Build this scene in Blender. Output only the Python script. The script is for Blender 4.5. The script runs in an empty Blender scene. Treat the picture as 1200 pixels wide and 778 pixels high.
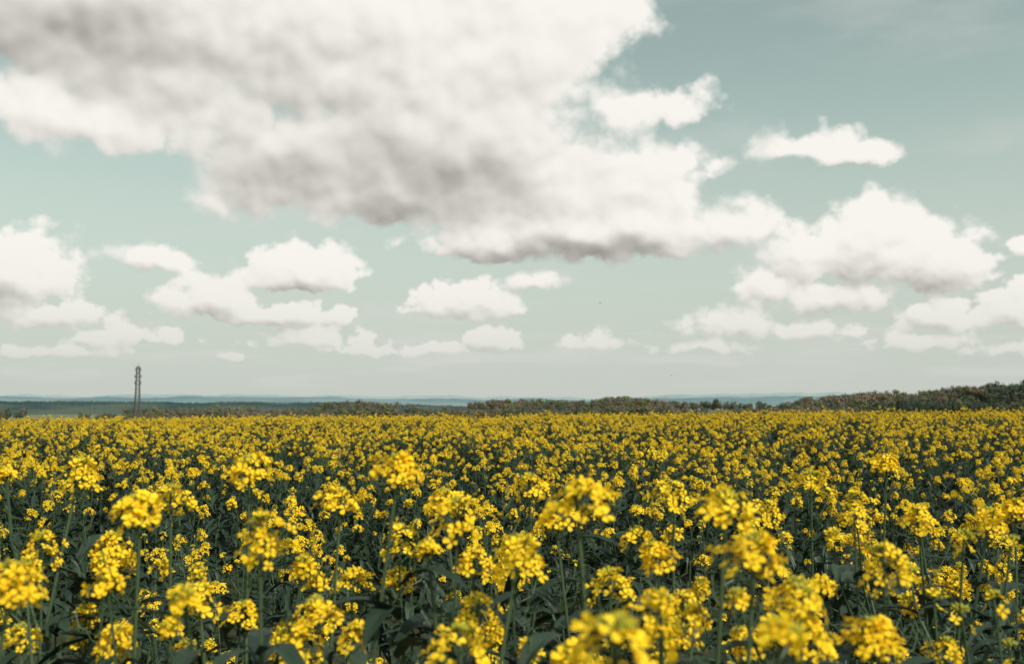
import bpy, math, random
import numpy as np
from mathutils import Vector, Matrix, noise as mnoise
random.seed(7); rng=np.random.default_rng(7)
scene=bpy.context.scene
scene.view_settings.view_transform='Standard'; scene.view_settings.look='None'
scene.view_settings.exposure=0; scene.view_settings.gamma=1

# ------------------------------------------------------------------ camera
F=1167.0; CAMZ=1.68; PITCH=math.atan(81/F)
cam=bpy.data.cameras.new("camera"); cam.sensor_width=36; cam.lens=36*F/1200
cam.clip_start=0.05; cam.clip_end=60000
cam.dof.use_dof=True; cam.dof.focus_distance=3.6; cam.dof.aperture_fstop=6.3
co=bpy.data.objects.new("camera",cam); scene.collection.objects.link(co)
co.location=(0,0,CAMZ); co.rotation_euler=(math.pi/2+PITCH,0,0); scene.camera=co

def direction(px,py):
    x=(px-600)/F; y=(389-py)/F
    c,s=math.cos(PITCH),math.sin(PITCH)
    v=Vector((x, c-y*s, s+y*c)); v.normalize(); return v
def azel(px,py):
    d=direction(px,py)
    return math.degrees(math.atan2(d.x,d.y)), math.degrees(math.asin(d.z))

# ------------------------------------------------------------------ sun
SUN_EL,SUN_AZ=48,135     # azimuth clockwise from +Y (view direction)
sl=bpy.data.lights.new("sun",'SUN'); sl.energy=5.0; sl.angle=math.radians(0.5); sl.color=(1,0.95,0.86)
so=bpy.data.objects.new("sun",sl); scene.collection.objects.link(so)
sd=Vector((math.sin(math.radians(SUN_AZ))*math.cos(math.radians(SUN_EL)),math.cos(math.radians(SUN_AZ))*math.cos(math.radians(SUN_EL)),math.sin(math.radians(SUN_EL))))
so.rotation_euler=sd.to_track_quat('Z','Y').to_euler(); so.location=(0,0,50)

# ---- SKY BEGIN
def lerp(a,b,t): return a+(b-a)*t
def sst(a,b,x):
    t=np.clip((x-a)/(b-a),0,1); return t*t*(3-2*t)
PT=np.random.default_rng(99).permutation(4096).astype(np.int32); GT=np.arange(4096)*(2*np.pi/4096)
GC=np.cos(GT).astype(np.float32); GS=np.sin(GT).astype(np.float32)
J1=np.random.default_rng(5).random(4096).astype(np.float32); J2=np.random.default_rng(6).random(4096).astype(np.float32)
def hidx(ix,iy,seed): return PT[(PT[(ix+seed*131)&4095]+iy)&4095]
def perlin(x,y,seed):
    fx_=np.floor(x);fy_=np.floor(y);fx=(x-fx_).astype(np.float32);fy=(y-fy_).astype(np.float32); ix=fx_.astype(np.int32);iy=fy_.astype(np.int32)
    def g(a,b):
        t=hidx(ix+a,iy+b,seed); return GC[t]*(fx-a)+GS[t]*(fy-b)
    u=fx*fx*fx*(fx*(fx*6-15)+10); v=fy*fy*fy*(fy*(fy*6-15)+10)
    return lerp(lerp(g(0,0),g(1,0),u),lerp(g(0,1),g(1,1),u),v)*1.4
def fbm(x,y,seed,o=6,gain=.5):
    s=0;a=1;t=0
    for i in range(o):
        s=s+a*perlin(x,y,seed+i*17); t+=a; a*=gain; x,y=x*1.62+y*1.22+3.7,y*1.62-x*1.22+1.3
    return s/t*1.6
def worley(x,y,seed):
    fx_=np.floor(x);fy_=np.floor(y);fx=(x-fx_).astype(np.float32);fy=(y-fy_).astype(np.float32); ix=fx_.astype(np.int32);iy=fy_.astype(np.int32)
    best=np.full(x.shape,9.0,np.float32)
    for a in(-1,0,1):
        for b in(-1,0,1):
            h=hidx(ix+a,iy+b,seed); best=np.minimum(best,(a+J1[h]-fx)**2+(b+J2[h]-fy)**2)
    return 1-np.minimum(best,1.2)/0.6
def billow(x,y,seed,o=4,gain=.5):
    s=0;a=1;t=0
    for i in range(o):
        s=s+a*worley(x,y,seed+i*31); t+=a; a*=gain; x=x*1.97+5.1; y=y*1.97+2.9
    return s/t-.42
def blur(Z,n):
    for ax in(0,1):
        P_=np.pad(Z,[(n,n) if k==ax else (0,0) for k in(0,1)],mode='edge'); c=np.cumsum(P_,axis=ax,dtype=np.float64)
        c=np.concatenate([np.zeros_like(np.take(c,[0],axis=ax)),c],axis=ax); w=2*n+1; L_=Z.shape[ax]
        Z=(np.take(c,range(w,w+L_),axis=ax)-np.take(c,range(0,L_),axis=ax))/w
    return Z
# px,py centre, radii, base flatness, strength
blobs=[
 (120,10,330,125,1.2,1.5),(430,50,310,160,1.2,1.5),(600,50,165,160,1.2,1.4),(540,180,190,115,1.3,1.3),(70,135,150,52,1.3,1.0),(200,95,150,70,1.3,1.2),
 (340,190,125,90,1.3,1.2),(470,225,220,70,1.6,1.15),(650,230,160,85,1.4,1.1),(745,212,76,54,1.3,1),(800,235,50,36,1.3,.8),(690,275,210,56,1.4,1.1),(850,268,95,34,1.3,.8),(590,290,130,28,1.5,.8),
 (765,112,85,30,1.2,.75),(715,120,40,30,1.2,.6),(970,185,80,32,1.6,.85),(835,205,34,24,1.2,.6),(262,230,40,30,1.2,.6),
 (1030,288,74,70,1.7,1.2),(1100,308,66,56,1.7,1.15),(935,298,74,36,1.3,.85),(895,335,46,34,1.3,.85),(970,350,85,26,1.5,.75),(860,382,70,27,1.6,.85),(950,390,70,18,1.5,.75),
 (1110,376,62,28,1.7,.9),(1190,366,40,36,1.7,.95),(1200,290,18,14,1.2,.9),
 (25,325,70,60,2.0,1.15),(60,372,80,18,1.4,.75),(180,303,60,21,1.4,.9),(355,322,78,48,2.0,1.15),(245,352,72,40,1.8,1.05),(320,372,110,18,1.4,.8),
 (140,397,75,14,1.4,.7),(370,400,80,16,1.4,.7),(545,358,80,34,2.0,1.0),(628,335,42,17,1.4,.75),(575,400,40,21,2.0,.95),(695,403,48,18,1.9,.9),
 (510,408,34,9,1.4,.6),(820,410,60,13,1.5,.7),(1085,404,70,13,1.4,.65),(268,419,16,6,1.4,.8),(440,412,60,9,1.3,.6),(1180,410,60,10,1.4,.6),(60,412,80,9,1.4,.6)]
darks=[(90,45,300,58,.60),(460,205,250,62,.72),(330,165,150,60,.42),(700,302,200,28,.60),(250,110,150,45,.38),(40,85,140,28,.33),(300,388,130,12,.35),(40,372,70,12,.25),(960,368,120,12,.35),(1080,335,80,14,.28),(360,348,80,10,.28),(560,378,70,8,.25)]  # soft grey shade painted into the cloud colour
def clouds(X,Y,bl,dkl,step):
    X=X.astype(np.float32); Y=Y.astype(np.float32)
    lo=sst(16,3,Y)                                   # far, low clouds: finer structure
    nl=int(np.sum(Y[:,0]<16)); nh=int(np.sum(Y[:,0]<3))
    def nz(f,x,y):
        R_=np.zeros(X.shape,np.float32); R_[nh:]=f(x[nh:]*.21,y[nh:]*.23)
        R_[:nl]=lerp(R_[:nl],f(x[:nl]*.50+9,y[:nl]*.60+4),lo[:nl]); return R_
    wx=fbm(X*.16,Y*.2,3,5,.5); wy=fbm(X*.16+7,Y*.2+3,11,5,.5)
    wx2=fbm(X*.6,Y*.7,23,5,.5); wy2=fbm(X*.6+7,Y*.7+3,41,5,.5)
    A=lerp(1.9,0.30,lo); B=lerp(.65,.28,lo)
    PX=X+wx*A+wx2*B; PY=Y+(wy*A+wy2*B)*.7
    E=np.full(X.shape,-1.0,np.float32)
    for (px,py,rx,ry,k,s) in bl:
        if rx<0: a,e,rx,ry=px,py,-rx,-ry
        else: (a,e),rx,ry=azel(px,py),rx*.049,ry*.049
        ux=(PX-a)/rx; uy=(PY-e)/ry; uy=np.where(uy<0,uy*k,uy)
        c=s*(1-np.sqrt(ux*ux+uy*uy)); 
        m_=np.maximum(E,c); h=np.maximum(.25-np.abs(E-c),0)/.25; E=m_+h*h*.25*.25
    bx=X+wx2*.2; by=Y+wy2*.2
    bil=nz(lambda a,b:billow(a*2.1,b*2.1,7,4,.5),bx,by)
    fb=nz(lambda a,b:fbm(a*1.3,b*1.3,57,7,.5),X,Y)
    Dn=E+.40*bil+.34*fb-.08
    soft=lerp(.36,.17,lo)+.30*sst(-.2,.5,fbm(X*.12,Y*.12,91,3))
    al=sst(0,1,Dn/soft)
    def sh(Z,dx,dy):
        ix=int(round(dx/step)); iy=int(round(dy/step))
        Zp=np.pad(Z,((0,iy),(0,ix)),mode='edge'); return Zp[iy:,ix:]
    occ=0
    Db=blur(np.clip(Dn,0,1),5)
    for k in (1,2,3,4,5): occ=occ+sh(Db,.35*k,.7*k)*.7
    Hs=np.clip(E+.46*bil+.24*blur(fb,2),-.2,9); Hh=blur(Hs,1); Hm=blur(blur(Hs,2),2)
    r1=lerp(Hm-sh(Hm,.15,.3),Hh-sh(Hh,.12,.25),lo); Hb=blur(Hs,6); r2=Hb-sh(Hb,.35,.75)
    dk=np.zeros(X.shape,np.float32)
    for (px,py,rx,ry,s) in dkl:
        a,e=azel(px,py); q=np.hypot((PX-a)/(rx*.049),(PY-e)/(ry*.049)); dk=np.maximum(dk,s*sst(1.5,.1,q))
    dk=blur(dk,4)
    S=lerp(.97,.88,lo)+lerp(.30,.70,lo)*r1+lerp(.42,.55,lo)*r2-lerp(.066,.075,lo)*occ-.64*dk+.07*blur(fb,5)  # sunlit relief and self-shading, computed into the cloud colour
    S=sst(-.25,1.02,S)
    return al,S
step=1/22.0
xs=np.arange(-42,42,step); ys=np.arange(-1,33,step); X,Y=np.meshgrid(xs,ys)
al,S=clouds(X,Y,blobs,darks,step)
veil=.30*sst(-.1,.9,fbm(X*.07,Y*.25,131,6,.55))*sst(0,3,Y)+.45*sst(.0,.6,fbm(X*.12,Y*1.0,151,5,.5))*sst(7.5,3,Y)*sst(.3,1.5,Y)
def mkimg(name,al,S,Y,veil):
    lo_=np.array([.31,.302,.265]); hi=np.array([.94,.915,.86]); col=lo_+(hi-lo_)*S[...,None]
    hz=(.66*sst(9.5,.3,Y))[...,None]; col=col*(1-hz)+np.array([.67,.675,.63])*hz  # low clouds fade to haze painted into their colour
    a=al*sst(.2,3.0,Y)*(1-.35*sst(6,1,Y)); va=veil*(1-a); tot=a+va
    col=(col*a[...,None]+np.array([.66,.67,.63])*va[...,None])/np.maximum(tot,1e-4)[...,None]
    h,w=Y.shape; px=np.ones((h,w,4),np.float32); px[...,:3]=col; 
    px2=np.ones((h,w,4),np.float32); px2[...,:3]=tot[...,None]
    out=[]
    for nm,p in((name+"_colour",px),(name+"_cover",px2)):
        im=bpy.data.images.new(nm,w,h,alpha=False,float_buffer=True); im.colorspace_settings.name='Non-Color'
        im.pixels.foreach_set(p.ravel()); im.update(); im.pack(); out.append(im)
    return out
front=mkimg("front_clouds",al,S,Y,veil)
# the rest of the dome
st2=.25; X2,Y2=np.meshgrid(np.arange(-180,180,st2),np.arange(-1,89,st2)); r2=random.Random(3); bl=[]
for i in range(10): bl.append((r2.choice([-1,1])*r2.uniform(62,165),r2.uniform(8,48),-r2.uniform(12,24),-r2.uniform(5,10),1.4,1))
bl.append((-10,52,-38,-13,1.4,1))
al2,S2=clouds(X2,Y2,bl,[],st2); al2=al2*sst(180,168,np.abs(X2))*sst(88,75,Y2)
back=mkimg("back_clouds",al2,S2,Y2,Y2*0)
world=bpy.data.worlds.new("World"); scene.world=world; world.use_nodes=True
nt=world.node_tree; nt.nodes.clear(); N=nt.nodes; L=nt.links
def setin(s,v):
    if isinstance(v,bpy.types.NodeSocket): L.new(v,s)
    else: s.default_value=v
def m(op,a,b=None,c=None):
    n=N.new('ShaderNodeMath'); n.operation=op
    for i,x in enumerate((a,b,c)):
        if x is not None: setin(n.inputs[i],x)
    return n.outputs[0]
def smooth(v,a,b,c=0.0,d=1.0):
    n=N.new('ShaderNodeMapRange'); n.interpolation_type='SMOOTHSTEP'
    setin(n.inputs['Value'],v); n.inputs['From Min'].default_value=a; n.inputs['From Max'].default_value=b
    n.inputs['To Min'].default_value=c; n.inputs['To Max'].default_value=d
    return n.outputs[0]
def mixc(f,a,b):
    n=N.new('ShaderNodeMix'); n.data_type='RGBA'
    setin(n.inputs[0],f); setin(n.inputs[6],a); setin(n.inputs[7],b); return n.outputs[2]
tc=N.new('ShaderNodeTexCoord'); sx=N.new('ShaderNodeSeparateXYZ')
nn=N.new('ShaderNodeVectorMath'); nn.operation='NORMALIZE'; L.new(tc.outputs['Generated'],nn.inputs[0]); L.new(nn.outputs[0],sx.inputs[0])
az=m('MULTIPLY',m('ARCTAN2',sx.outputs[0],sx.outputs[1]),57.29578); el=m('MULTIPLY',m('ARCSINE',sx.outputs[2]),57.29578)
def tex(im,a0,a1,e0,e1,interp):
    c=N.new('ShaderNodeCombineXYZ'); L.new(m('DIVIDE',m('SUBTRACT',az,a0),a1-a0),c.inputs[0]); L.new(m('DIVIDE',m('SUBTRACT',el,e0),e1-e0),c.inputs[1])
    t=N.new('ShaderNodeTexImage'); t.image=im; t.extension='EXTEND'; t.interpolation=interp; L.new(c.outputs[0],t.inputs[0]); return t.outputs['Color']
fc=tex(front[0],-42,42,-1,33,'Linear'); fa=tex(front[1],-42,42,-1,33,'Linear')
bc=tex(back[0],-180,180,-1,89,'Linear'); ba=tex(back[1],-180,180,-1,89,'Linear')
mask=m('MULTIPLY',smooth(m('ABSOLUTE',az),36,41.5,1,0),smooth(el,27,32.5,1,0))
cc=mixc(mask,bc,fc); ca=mixc(mask,ba,fa)
sky=N.new('ShaderNodeTexSky'); sky.sky_type='NISHITA'; sky.sun_disc=False
sky.sun_elevation=math.radians(SUN_EL); sky.sun_rotation=math.radians(SUN_AZ); sky.dust_density=2.0
hs=N.new('ShaderNodeHueSaturation'); hs.inputs['Saturation'].default_value=0.55; L.new(sky.outputs[0],hs.inputs['Color'])
def vm(op,a,b):
    n=N.new('ShaderNodeVectorMath'); n.operation=op; setin(n.inputs[0],a); setin(n.inputs[1],b); return n.outputs[0]
skyc=vm('MULTIPLY',hs.outputs[0],(1.32,1.48,1.14))
skyc=mixc(smooth(el,-1.0,20.0,0.92,0.0),skyc,(5.95,6.35,5.85,1))
cc10=vm('MULTIPLY',cc,(10,10,10))
fin=mixc(ca,skyc,cc10)
bg=N.new('ShaderNodeBackground'); bg.inputs['Strength'].default_value=0.1; L.new(fin,bg.inputs['Color'])
wo=N.new('ShaderNodeOutputWorld'); L.new(bg.outputs[0],wo.inputs['Surface'])
# ---- SKY END

# ------------------------------------------------------------------ materials
def newmat(name):
    mt=bpy.data.materials.new(name); mt.use_nodes=True; mt.node_tree.nodes.clear(); return mt
def leafy(name,c1,c2,transl=0.3,rough=0.6,spec=0.3):
    mt=newmat(name); n=mt.node_tree.nodes; l=mt.node_tree.links
    g=n.new('ShaderNodeNewGeometry'); oi=n.new('ShaderNodeObjectInfo')
    add=n.new('ShaderNodeMath'); add.operation='MULTIPLY_ADD'; l.new(g.outputs['Random Per Island'],add.inputs[0]); add.inputs[1].default_value=0.6
    mu=n.new('ShaderNodeMath'); mu.operation='MULTIPLY'; l.new(oi.outputs['Random'],mu.inputs[0]); mu.inputs[1].default_value=0.4
    l.new(mu.outputs[0],add.inputs[2])
    mx=n.new('ShaderNodeMix'); mx.data_type='RGBA'; l.new(add.outputs[0],mx.inputs[0])
    mx.inputs[6].default_value=(*c1,1); mx.inputs[7].default_value=(*c2,1)
    b=n.new('ShaderNodeBsdfPrincipled'); b.inputs['Roughness'].default_value=rough; b.inputs['Specular IOR Level'].default_value=spec
    l.new(mx.outputs[2],b.inputs['Base Color'])
    o=n.new('ShaderNodeOutputMaterial')
    if transl>0:
        t=n.new('ShaderNodeBsdfTranslucent'); l.new(mx.outputs[2],t.inputs['Color'])
        ms=n.new('ShaderNodeMixShader'); ms.inputs[0].default_value=transl
        l.new(b.outputs[0],ms.inputs[1]); l.new(t.outputs[0],ms.inputs[2]); l.new(ms.outputs[0],o.inputs['Surface'])
    else: l.new(b.outputs[0],o.inputs['Surface'])
    return mt
M_PETAL=leafy("petal_yellow",(0.86,0.54,0.012),(0.93,0.68,0.03),0.35,0.6,0.12)
M_BUD=leafy("bud_green",(0.18,0.21,0.03),(0.42,0.37,0.03),0.0,0.6,0.2)
M_STEM=leafy("stem_green",(0.030,0.058,0.03),(0.06,0.09,0.04),0.0,0.55,0.3)
M_LEAF=leafy("leaf_bluegreen",(0.009,0.022,0.015),(0.027,0.048,0.028),0.12,0.5,0.3)

class MB:
    def __init__(s): s.v=[]; s.f=[]; s.m=[]
    def face(s,pts,mi):
        b=len(s.v); s.v.extend([tuple(p) for p in pts]); s.f.append(tuple(range(b,b+len(pts)))); s.m.append(mi)
    def idx(s,pts,faces,mi):
        b=len(s.v); s.v.extend([tuple(p) for p in pts]); 
        for f in faces: s.f.append(tuple(b+i for i in f)); s.m.append(mi)
    def tube(s,pts,r0,r1,mi,n=4):
        b=len(s.v); k=len(pts)
        for i,p in enumerate(pts):
            p=Vector(p); a=Vector(pts[max(0,i-1)]); c=Vector(pts[min(k-1,i+1)]); d=(c-a).normalized()
            u=d.orthogonal().normalized(); w=d.cross(u); r=r0+(r1-r0)*i/(k-1)
            for j in range(n):
                t=2*math.pi*j/n; s.v.append(tuple(p+u*math.cos(t)*r+w*math.sin(t)*r))
        for i in range(k-1):
            for j in range(n):
                s.f.append((b+i*n+j,b+i*n+(j+1)%n,b+(i+1)*n+(j+1)%n,b+(i+1)*n+j)); s.m.append(mi)
    def build(s,name,mats,smooth=False):
        me=bpy.data.meshes.new(name); me.from_pydata(s.v,[],s.f)
        for x in mats: me.materials.append(x)
        me.polygons.foreach_set('material_index',s.m)
        if smooth: me.polygons.foreach_set('use_smooth',[True]*len(s.f))
        me.update(); return bpy.data.objects.new(name,me)
U=random.uniform
def rvec():
    while True:
        v=Vector((U(-1,1),U(-1,1),U(-1,1)))
        if 0.05<v.length<1: return v.normalized()
def flower(b,c,n,s):
    u=n.orthogonal().normalized(); w=n.cross(u); a0=U(0,6.28); cup=U(-0.1,0.7)
    for k in range(4):
        a=a0+k*math.pi/2+U(-.18,.18); d=u*math.cos(a)+w*math.sin(a); p=n.cross(d); sz=s*U(.78,1.15); ck=cup+U(-.2,.2)
        pts=[c+d*sz*.08,c+d*sz*.5+p*sz*.32+n*sz*ck*.6,c+d*sz*.90+p*sz*.36+n*sz*ck,c+d*sz*1.03+n*sz*(ck*.75),c+d*sz*.90-p*sz*.36+n*sz*ck,c+d*sz*.5-p*sz*.32+n*sz*ck*.6]
        b.face(pts,0)
OCT=[(0,2,4),(2,1,4),(1,3,4),(3,0,4),(2,0,5),(1,2,5),(3,1,5),(0,3,5)]
def bud(b,c,d,r,mi=1):
    u=d.orthogonal().normalized(); w=d.cross(u)
    b.idx([c+u*r,c-u*r,c+w*r,c-w*r,c+d*r*2,c-d*r*1.6],OCT,mi)
def raceme(b,top,ax,nf,R,length,sizef=0.0080):
    u=ax.orthogonal().normalized(); w=ax.cross(u); lop=U(0,6.28); la=U(0,.35)
    for i in range(nf):
        t=(i+U(0,.8))/nf; a=i*2.4+U(-.5,.5); rad=R*(0.36+0.64*math.sin(min(1,t*1.5)*1.57))*U(.55,1.2)*(1+la*math.cos(a-lop))
        hgt=-length*t+0.008+U(-.004,.004)
        o=u*math.cos(a)+w*math.sin(a); c=top+ax*hgt+o*rad
        n=(o*(0.5+0.6*t)+ax*(0.95-0.5*t)+rvec()*0.55).normalized()
        flower(b,c,n,sizef*U(.8,1.15))
        if i%2==0: b.tube([top+ax*(hgt-0.012),c],0.0008,0.0007,2,3)
    nb=12
    for i in range(nb):
        a=i*2.4; r=0.008*math.sqrt(i/nb); o=u*math.cos(a)+w*math.sin(a)
        bud(b,top+ax*(0.009-r*0.6+U(-.001,.002))+o*r*1.2,(ax+o*.6).normalized(),0.0026)
def pods(b,p0,p1,n):
    ax=(p1-p0); d=ax.normalized(); u=d.orthogonal().normalized(); w=d.cross(u)
    for i in range(n):
        t=i/n; a=U(0,6.28); o=u*math.cos(a)+w*math.sin(a); s=p0+ax*t; ln=U(.018,.045)
        b.tube([s,s+o*ln*.6+d*ln*.2,s+o*ln*.9+d*ln*.9],0.0008,0.0011,2,3)
def leaf(b,p,d,ln,wd,droop):
    side=d.cross(Vector((0,0,1)))
    if side.length<0.1: side=Vector((1,0,0))
    side.normalize(); up=side.cross(d).normalized(); pts=[]; prof=[.35,.8,1,.75,.08]; K=5
    for i in range(K):
        t=i/(K-1); c=p+d*ln*t+Vector((0,0,-droop*ln*t*t))+up*0.02*ln*math.sin(t*5)
        h=wd*prof[i]*.5
        pts+= [c-side*h+up*h*.45+rvec()*h*.1,c,c+side*h+up*h*.45+rvec()*h*.1]
    fs=[]
    for i in range(K-1):
        for j in range(2): fs.append((i*3+j,i*3+j+1,i*3+j+4,i*3+j+3))
    b.idx(pts,fs,3)
def plant(name,H,nbr,kind):
    b=MB(); wob=[Vector((U(-.03,.03),U(-.03,.03),0)) for _ in range(6)]
    pts=[Vector((0,0,H*i/6))+(wob[i] if i<6 else Vector((0,0,0))) for i in range(7)]; pts[0]=Vector((U(-.04,.04),U(-.04,.04),-0.05))
    b.tube(pts,0.0065,0.0018,2,5)
    def head(top,ax,big):
        ax=(ax+rvec()*.25).normalized()
        if kind=='bud': raceme(b,top,ax,random.randint(2,6),0.015,0.03)
        else:
            nf=int(random.randint(24,36)*big); raceme(b,top,ax,nf,0.0225*big*U(.8,1.2),0.036*U(.6,1.35)*big)
        pods(b,top-ax*0.16,top-ax*0.05,random.randint(5,9))
    head(pts[-1],(pts[-1]-pts[-2]).normalized(),1.15)
    for k in range(nbr):
        t=U(.5,.88); z=H*t; i=int(t*6); base=pts[i].lerp(pts[i+1],t*6-i); a=k*2.4+U(-.4,.4)
        o=Vector((math.cos(a),math.sin(a),0)); rem=H-z; rise=rem*U(.3,.98); out=U(.05,.19)
        bp=[base,base+o*out*.45+Vector((0,0,rise*.3)),base+o*out*.85+Vector((0,0,rise*.65)),base+o*out+Vector((0,0,rise))]
        b.tube(bp,0.0035,0.0014,2,4)
        head(bp[-1],(bp[-1]-bp[-2]).normalized(),U(.45,1.05))
        for q in range(3):
            tt=U(.1,.8); s=bp[1].lerp(bp[3],tt) ; a2=U(0,6.28); d=Vector((math.cos(a2),math.sin(a2),U(.2,.8))).normalized()
            leaf(b,s,d,U(.05,.10),U(.010,.022),U(.1,.5))
        leaf(b,base,(o+Vector((0,0,U(.2,.9)))).normalized(),U(.08,.15),U(.018,.036),U(.2,.7))
    for q in range(30):
        z=H*U(.25,.90); a2=U(0,6.28); d=Vector((math.cos(a2),math.sin(a2),U(0,.9))).normalized()
        k=1-z/H; leaf(b,Vector((0,0,z)),d,U(.07,.13)+.12*k,U(.014,.028)+.06*k,U(.2,.9))
    return b.build(name,[M_PETAL,M_BUD,M_STEM,M_LEAF])
pcol=bpy.data.collections.new("rapeseed_plants"); PH=[]
NBR=[3,4,5,2,4,5,3,4,3,3,2,5,4,3,6,3]; NV=len(NBR)
for i in range(NV):
    H=1.2+0.014*i; PH.append(H)
    pcol.objects.link(plant("rapeseed_plant_%02d"%i,H,NBR[i],'bud' if i==9 else 'fl'))

# ------------------------------------------------------------------ terrain
def Hf(x,y):
    x=np.asarray(x,float); y=np.asarray(y,float); r=np.hypot(x,y); a=np.degrees(np.arctan2(x,y))
    xc=np.clip(x,-60,60)
    tilt=np.where(xc>0,0.012*xc,0.005*xc)*sst(4,28,r)*(1-sst(60,300,r))
    t=np.maximum(0,r-26); g=np.where(t<27,0.0011*t*t,0.0011*27*27+0.0594*(t-27))
    fall=-26*(1-np.exp(-g/26))
    front=1-sst(40,70,np.abs(a))
    hill=np.interp(a,[-40,-28,-14,-6,0,6,14,19,24,28,40],[9,10,12,14.5,16,16.5,16,17,23,28,30])
    hill=hill*np.exp(-((r-760)/190.0)**2)*front
    return tilt+fall+hill
NA,NR=360,150
rad=np.concatenate([[0.0],np.geomspace(0.4,40000,NR)])
A=np.linspace(0,2*np.pi,NA,endpoint=False)
vs=[(0,0,0)]; 
for r in rad[1:]:
    X=r*np.sin(A); Y=r*np.cos(A); Z=Hf(X,Y); vs+=list(zip(X,Y,Z))
fs=[(0,1+(j+1)%NA,1+j) for j in range(NA)]
for i in range(NR-1):
    for j in range(NA):
        a=1+i*NA+j; b_=1+i*NA+(j+1)%NA; fs.append((a,b_,b_+NA,a+NA))
me=bpy.data.meshes.new("ground"); me.from_pydata(vs,[],fs); me.polygons.foreach_set('use_smooth',[True]*len(fs)); me.update()
ground=bpy.data.objects.new("ground",me); scene.collection.objects.link(ground)
gm=newmat("field_soil"); n=gm.node_tree.nodes; l=gm.node_tree.links
geo=n.new('ShaderNodeNewGeometry')
def gn(scale,det):
    t=n.new('ShaderNodeTexNoise'); l.new(geo.outputs['Position'],t.inputs['Vector']); t.inputs['Scale'].default_value=scale; t.inputs['Detail'].default_value=det; return t.outputs['Fac']
def gmix(f,a,b):
    x=n.new('ShaderNodeMix'); x.data_type='RGBA'
    for s,v in ((0,f),(6,a),(7,b)):
        if isinstance(v,bpy.types.NodeSocket): l.new(v,x.inputs[s])
        else: x.inputs[s].default_value=v
    return x.outputs[2]
def gmr(v,a,b):
    x=n.new('ShaderNodeMapRange'); l.new(v,x.inputs[0]); x.inputs[1].default_value=a; x.inputs[2].default_value=b; return x.outputs[0]
ln=n.new('ShaderNodeVectorMath'); ln.operation='LENGTH'; l.new(geo.outputs['Position'],ln.inputs[0]); rr=ln.outputs['Value']
soil=gmix(gmr(gn(9,6),.35,.65),(0.035,0.028,0.018,1),(0.03,0.05,0.02,1))
far=gmix(gmr(gn(0.012,2),.48,.52),(0.07,0.10,0.045,1),(0.12,0.105,0.06,1))
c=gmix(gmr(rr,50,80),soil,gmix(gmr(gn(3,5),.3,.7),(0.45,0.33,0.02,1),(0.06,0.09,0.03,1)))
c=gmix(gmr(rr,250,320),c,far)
c=gmix(gmr(rr,900,9000),c,(0.20,0.26,0.26,1))  # aerial haze blended into the ground colour with distance
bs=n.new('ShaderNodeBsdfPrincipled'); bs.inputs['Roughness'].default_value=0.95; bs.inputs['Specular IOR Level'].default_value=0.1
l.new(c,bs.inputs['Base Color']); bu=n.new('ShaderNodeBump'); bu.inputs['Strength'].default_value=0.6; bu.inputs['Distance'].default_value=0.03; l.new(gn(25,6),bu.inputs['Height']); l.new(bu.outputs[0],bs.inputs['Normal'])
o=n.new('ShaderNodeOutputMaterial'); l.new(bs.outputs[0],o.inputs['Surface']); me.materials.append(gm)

# ------------------------------------------------------------------ instancer
def instancer(name,pts,rots,scl,idx,col):
    me=bpy.data.meshes.new(name); me.from_pydata([tuple(p) for p in pts],[],[])
    a=me.attributes.new('rot','FLOAT_VECTOR','POINT'); a.data.foreach_set('vector',np.asarray(rots,dtype=np.float32).ravel())
    a=me.attributes.new('scl','FLOAT','POINT'); a.data.foreach_set('value',np.asarray(scl,dtype=np.float32))
    a=me.attributes.new('idx','INT','POINT'); a.data.foreach_set('value',np.asarray(idx,dtype=np.int32))
    ob=bpy.data.objects.new(name,me); scene.collection.objects.link(ob)
    g=bpy.data.node_groups.new(name+"_scatter",'GeometryNodeTree')
    g.interface.new_socket(name="Geometry",in_out='INPUT',socket_type='NodeSocketGeometry')
    g.interface.new_socket(name="Geometry",in_out='OUTPUT',socket_type='NodeSocketGeometry')
    gi=g.nodes.new('NodeGroupInput'); go=g.nodes.new('NodeGroupOutput')
    ci=g.nodes.new('GeometryNodeCollectionInfo'); ci.inputs['Collection'].default_value=col
    ci.inputs['Separate Children'].default_value=True; ci.inputs['Reset Children'].default_value=True
    ip=g.nodes.new('GeometryNodeInstanceOnPoints'); ip.inputs['Pick Instance'].default_value=True
    def na(nm,t):
        q=g.nodes.new('GeometryNodeInputNamedAttribute'); q.data_type=t; q.inputs['Name'].default_value=nm
        return [s for s in q.outputs if s.enabled and s.name=='Attribute'][0]
    er=g.nodes.new('FunctionNodeEulerToRotation')
    g.links.new(gi.outputs[0],ip.inputs['Points']); g.links.new(ci.outputs[0],ip.inputs['Instance'])
    g.links.new(na('idx','INT'),ip.inputs['Instance Index']); g.links.new(na('rot','FLOAT_VECTOR'),er.inputs[0]); g.links.new(er.outputs[0],ip.inputs['Rotation'])
    g.links.new(na('scl','FLOAT'),ip.inputs['Scale']); g.links.new(ip.outputs[0],go.inputs[0])
    md=ob.modifiers.new("scatter",'NODES'); md.node_group=g
    return ob

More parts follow.
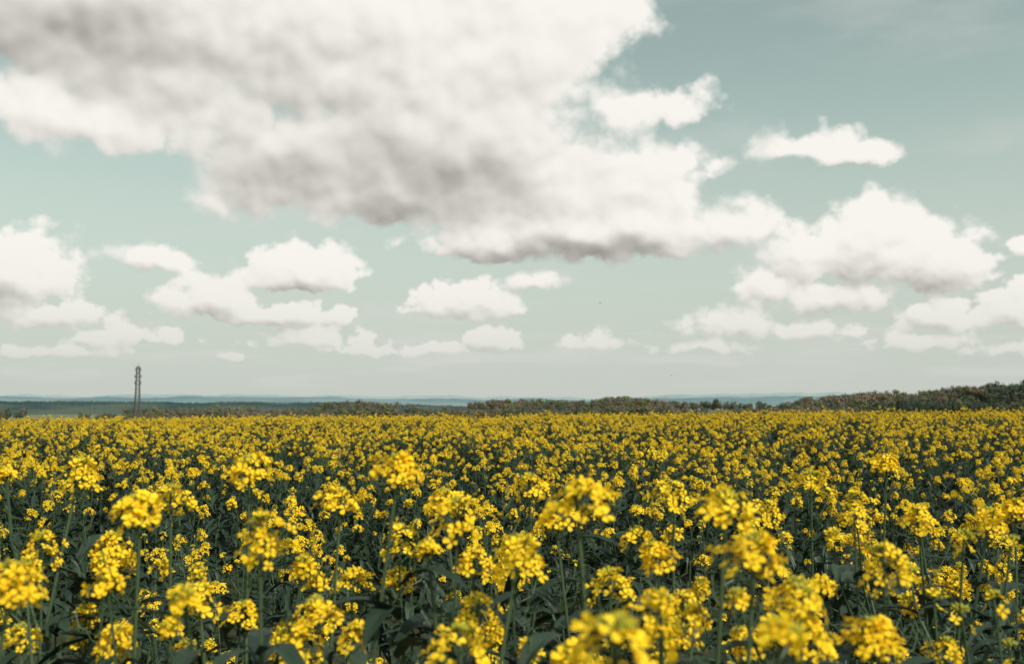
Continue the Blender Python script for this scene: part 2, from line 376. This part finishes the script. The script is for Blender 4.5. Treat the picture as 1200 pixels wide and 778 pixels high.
# rapeseed crop
pts=[];rots=[];scl=[];idx=[]
heroes=[(95,553,38),(292,553,42),(468,552,48),(468,680,38),(165,600,52),(200,585,40),(305,625,54),(15,685,62),(232,703,44),(410,683,38),(285,722,42),(370,720,50),(135,755,50),(540,757,62),(560,718,50),(555,660,42),(610,650,52),(675,592,60),(650,610,40),(620,570,36),(765,655,46),(715,685,46),(775,720,62),(800,712,46),(720,765,95),(852,600,56),(885,655,66),(935,700,56),(872,755,50),(950,565,32),(1035,660,52),(1075,607,36),(1160,612,38),(950,758,56),(1025,750,62),(1110,765,45),(1040,545,30),(790,580,38),(50,640,40),(1130,640,44),(1165,712,48),(400,590,40),(520,590,40),(25,750,45),(1190,600,34),(900,600,34),(1000,590,34),(130,640,40)]
hero_xy=[]
for k,(px,py,sz) in enumerate(heroes):
    d=direction(px,py); dist=0.056*F/sz/ (d.y); p=Vector((0,0,CAMZ))+d*dist
    gz=float(Hf(p.x,p.y)); v=[0,3,10,6,8,12,13,15][k%8]
    if px in(1130,1165): v=9
    s=(p.z+0.012-gz)/PH[v]
    pts.append((p.x,p.y,gz)); rots.append((0,0,U(0,6.28))); scl.append(s); idx.append(v); hero_xy.append((p.x,p.y))
x0,x1,y0,y1=-34,34,0.95,43
cnt=int((x1-x0)*(y1-y0)*8.2)
X=rng.uniform(x0,x1,cnt); Y=rng.uniform(y0,y1,cnt); R=np.hypot(X,Y); keep=(R<43)&(rng.random(cnt)<np.interp(R,[3,12],[.76,1.0])); X,Y=X[keep],Y[keep]; Z=Hf(X,Y)
hx=np.array(hero_xy)
for x,y,z in zip(X,Y,Z):
    if y<4.5 and np.min((hx[:,0]-x)**2+(hx[:,1]-y)**2)<0.010: continue
    nz=mnoise.noise(Vector((x*0.5,y*0.5,0)))+0.6*mnoise.noise(Vector((x*1.7,y*1.7,3)))
    v=int(rng.integers(0,NV)) if rng.random()<0.94 else 9
    h=1.22+0.11*nz+rng.normal(0,0.06)
    if y<4: h-=0.07
    if y<2.6: h=min(h,1.30)-0.08
    pts.append((x,y,z)); rots.append((rng.normal(0,.07),rng.normal(0,.07),rng.uniform(0,6.28))); scl.append(h/PH[v]); idx.append(v)
instancer("rapeseed_field",pts,rots,scl,idx,pcol)

# ------------------------------------------------------------------ trees (distant woods)
def foliage_mat(nm,c1,c2): return leafy(nm,c1,c2,0.0,0.8,0.1)
M_BARK=leafy("bark",(0.07,0.06,0.05),(0.10,0.085,0.07),0,0.9,0.1)
cols=[((0.07,0.09,0.05),(0.12,0.135,0.07)),((0.125,0.10,0.068),(0.175,0.138,0.088)),((0.055,0.075,0.055),(0.085,0.105,0.07)),((0.115,0.108,0.085),(0.16,0.148,0.11)),((0.11,0.13,0.065),(0.17,0.175,0.085))]  # foliage tones with a slight distance haze baked in
def broadleaf(name,mt,H):
    b=MB(); b.tube([(0,0,-1),(0.1,0,H*.3),(0,.1,H*.6),(0,0,H*.85)],0.25,0.06,1,6)
    cl=[]
    for k in range(9):
        a=k*2.4; z=H*U(.38,.85); rr=H*U(.12,.3)*(1.1-abs(z/H-.55)); p=Vector((math.cos(a)*rr,math.sin(a)*rr,z)); cl.append((p,H*U(.12,.2)))
        b.tube([(0,0,z*.6),tuple(p*.6+Vector((0,0,z*.3))),tuple(p)],0.09,0.02,1,4)
    cl.append((Vector((0,0,H*.86)),H*.14))
    for p,r in cl:
        for q in range(42):
            d=rvec(); c=p+d*r*U(.55,1.05); n=(d+rvec()*.6).normalized(); u=n.orthogonal().normalized(); w=n.cross(u); s=U(.25,.5)
            b.face([c+u*s,c+w*s*.8,c-u*s,c-w*s*.8],0)
    return b.build(name,[mt,M_BARK])
def conifer(name,mt,H):
    b=MB(); b.tube([(0,0,-1),(0,0,H*.5),(0,0,H)],0.22,0.03,1,6)
    L_=16
    for i in range(L_):
        t=i/L_; z=H*(.12+.86*t); R_=H*.19*(1-t)**.85+.12; nb=11
        for k in range(nb):
            a=k*6.283/nb+i+U(-.2,.2); d=Vector((math.cos(a),math.sin(a),0)); w=Vector((-d.y,d.x,0)); rr=R_*U(.75,1.15)
            c=Vector((0,0,z)); b.face([c,c+d*rr*.6+w*rr*.25+Vector((0,0,-rr*.2)),c+d*rr+Vector((0,0,-rr*.5)),c+d*rr*.6-w*rr*.25+Vector((0,0,-rr*.2))],0)
    return b.build(name,[mt,M_BARK])
tcol=bpy.data.collections.new("wood_trees")
for i,(c1,c2) in enumerate(cols): tcol.objects.link(broadleaf("tree_%02d"%i,foliage_mat("foliage_%d"%i,c1,c2),9.0+i*.4))
mc=foliage_mat("needles",(0.032,0.052,0.042),(0.055,0.075,0.056))
tcol.objects.link(conifer("tree_05",mc,10)); tcol.objects.link(conifer("tree_06",mc,8.5))
def wood(name,n_,a0,a1,r0,r1,weights,smin=.6,smax=1.1,gap=0.0):
    P_=[];R_=[];S_=[];I_=[]
    ws=np.array(weights,float); ws/=ws.sum()
    for i in range(n_):
        a=math.radians(rng.uniform(a0,a1)); r=rng.uniform(r0,r1)
        x,y=r*math.sin(a),r*math.cos(a)
        if mnoise.noise(Vector((x*.012,y*.012,5)))<gap: continue
        k=0.85+0.45*mnoise.noise(Vector((x*.02,y*.02,9)))
        w2=ws.copy(); q=mnoise.noise(Vector((x*.015,y*.015,21))); w2[[1,3]]*=math.exp(4*q); w2[[2,5,6]]*=math.exp(-4*q); w2/=w2.sum()
        P_.append((x,y,float(Hf(x,y))));R_.append((0,0,rng.uniform(0,6.28)));S_.append(rng.uniform(smin,smax)*k);I_.append(rng.choice(len(w2),p=w2))
    return instancer(name,P_,R_,S_,I_,tcol)
wood("mixed_woodland",3600,-11,20,600,800,[3,4,1.5,4,2,1,.6],.45,1.0)
wood("hedgerow_trees",1900,-36,-10,600,800,[3,3.5,2,4,2,.5,.5],.45,.9,-.05)
wood("conifer_forest",2600,17.5,36,600,800,[1,.6,3,.6,.6,8,7],.7,1.2,-9)

# ------------------------------------------------------------------ distant hills
def hillmat(nm,c1,c2,sc):  # aerial haze is put into both diffuse colours
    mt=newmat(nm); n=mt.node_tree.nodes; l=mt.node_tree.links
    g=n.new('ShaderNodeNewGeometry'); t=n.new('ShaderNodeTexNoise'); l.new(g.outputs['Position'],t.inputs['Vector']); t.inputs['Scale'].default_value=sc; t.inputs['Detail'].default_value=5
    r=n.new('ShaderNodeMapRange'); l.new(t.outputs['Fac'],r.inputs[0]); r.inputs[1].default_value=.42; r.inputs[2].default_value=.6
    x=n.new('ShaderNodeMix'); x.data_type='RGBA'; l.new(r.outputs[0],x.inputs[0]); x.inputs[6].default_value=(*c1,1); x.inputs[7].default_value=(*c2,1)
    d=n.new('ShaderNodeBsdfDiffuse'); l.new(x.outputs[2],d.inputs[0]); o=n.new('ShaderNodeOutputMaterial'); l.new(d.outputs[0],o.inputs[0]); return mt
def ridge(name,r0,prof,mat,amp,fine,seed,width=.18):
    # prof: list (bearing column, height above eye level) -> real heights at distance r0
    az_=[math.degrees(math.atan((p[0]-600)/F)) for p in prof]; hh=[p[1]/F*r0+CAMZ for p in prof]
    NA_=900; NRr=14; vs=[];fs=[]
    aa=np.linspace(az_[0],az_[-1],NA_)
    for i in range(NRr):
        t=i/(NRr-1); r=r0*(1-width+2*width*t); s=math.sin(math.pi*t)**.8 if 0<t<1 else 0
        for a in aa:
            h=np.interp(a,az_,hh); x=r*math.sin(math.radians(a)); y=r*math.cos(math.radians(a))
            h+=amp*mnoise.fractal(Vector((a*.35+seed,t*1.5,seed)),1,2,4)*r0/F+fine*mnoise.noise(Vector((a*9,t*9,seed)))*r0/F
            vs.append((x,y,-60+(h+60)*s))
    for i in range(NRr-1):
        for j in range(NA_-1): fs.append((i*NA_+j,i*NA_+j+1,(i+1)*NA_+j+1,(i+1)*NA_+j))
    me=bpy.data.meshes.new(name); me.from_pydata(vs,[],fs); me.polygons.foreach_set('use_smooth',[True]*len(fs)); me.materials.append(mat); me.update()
    ob=bpy.data.objects.new(name,me); scene.collection.objects.link(ob)
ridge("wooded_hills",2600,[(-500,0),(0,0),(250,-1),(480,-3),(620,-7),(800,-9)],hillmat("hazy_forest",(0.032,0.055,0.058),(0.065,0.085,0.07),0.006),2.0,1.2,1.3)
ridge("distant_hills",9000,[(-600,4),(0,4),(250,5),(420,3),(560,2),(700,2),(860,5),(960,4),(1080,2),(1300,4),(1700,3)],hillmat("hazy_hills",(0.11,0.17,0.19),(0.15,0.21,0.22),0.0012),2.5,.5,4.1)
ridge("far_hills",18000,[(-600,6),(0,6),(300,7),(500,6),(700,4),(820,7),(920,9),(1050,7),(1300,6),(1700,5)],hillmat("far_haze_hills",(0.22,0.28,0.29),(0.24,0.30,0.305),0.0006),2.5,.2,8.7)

# ------------------------------------------------------------------ lattice mast
steel=leafy("galvanised_steel",(0.05,0.055,0.055),(0.07,0.075,0.075),0,0.5,0.4)
d=direction(161,470); pr=300; bx,by=d.x*pr,d.y*pr; bz=float(Hf(bx,by)); TOP=(470-432)/F*pr+CAMZ; HT=TOP-bz
b=MB(); 
def wd(z): 
    t=z/HT; return (0.95*(1-t)+0.36*t)
lv=[0]; 
while lv[-1]<HT*.97: lv.append(lv[-1]+max(1.1,wd(lv[-1])*2))
lv[-1]=HT
def cn(z,k): w_=wd(z); return Vector(((1,1,-1,-1)[k]*w_,(1,-1,-1,1)[k]*w_,z))
for i in range(len(lv)-1):
    for k in range(4):
        b.tube([cn(lv[i],k),cn(lv[i+1],k)],.10,.09,0,4)
        b.tube([cn(lv[i],k),cn(lv[i+1],(k+1)%4)],.05,.05,0,4); b.tube([cn(lv[i],(k+1)%4),cn(lv[i+1],k)],.05,.05,0,4)
        b.tube([cn(lv[i+1],k),cn(lv[i+1],(k+1)%4)],.05,.05,0,4)
for zf,al_ in ((.96,.35),(.88,.45),(.80,.35)):
    z=HT*zf
    for sgn in(-1,1):
        tip=Vector((sgn*(al_+wd(z)),0,z+.1)); 
        for yy in(-1,1):
            b.tube([Vector((sgn*wd(z)*.9,yy*wd(z)*.9,z-.3)),tip],.07,.06,0,4); b.tube([Vector((sgn*wd(z)*.9,yy*wd(z)*.9,z+.3)),tip],.06,.05,0,4)
        b.tube([tip+Vector((0,0,.5)),tip-Vector((0,0,.6))],.07,.07,0,5)
b.tube([Vector((0,0,HT-.3)),Vector((0,0,HT+1.0))],.07,.04,0,5)
py=b.build("lattice_mast",[steel]); py.location=(bx,by,bz); py.rotation_euler=(0,0,math.radians(35)); scene.collection.objects.link(py)

# ------------------------------------------------------------------ birds
feather=leafy("dark_feathers",(0.02,0.02,0.02),(0.03,0.03,0.03),0,0.7,0.2)
for (px,py_,dist) in ((703,355,95),(787,440,110)):
    b=MB(); b.tube([(-.10,0,0),(-.06,0,.005),(0,0,.01),(.06,0,.012),(.10,0,.01)],.006,.018,0,6)
    b.tube([(.09,0,.012),(.115,0,.016),(.135,0,.012)],.017,.003,0,6)
    for s in(-1,1):
        b.face([(.05,s*.01,.01),(.06,s*.09,.05),(.0,s*.2,.03),(-.02,s*.1,.045),(-.03,s*.01,.01)],0)
    b.face([(-.09,.008,0),(-.16,.035,0),(-.15,0,0),(-.16,-.035,0),(-.09,-.008,0)],0)
    ob=b.build("bird",[feather]); dd=direction(px,py_); ob.location=Vector((0,0,CAMZ))+dd*dist; ob.rotation_euler=(0.2,0,U(0,3)); scene.collection.objects.link(ob)
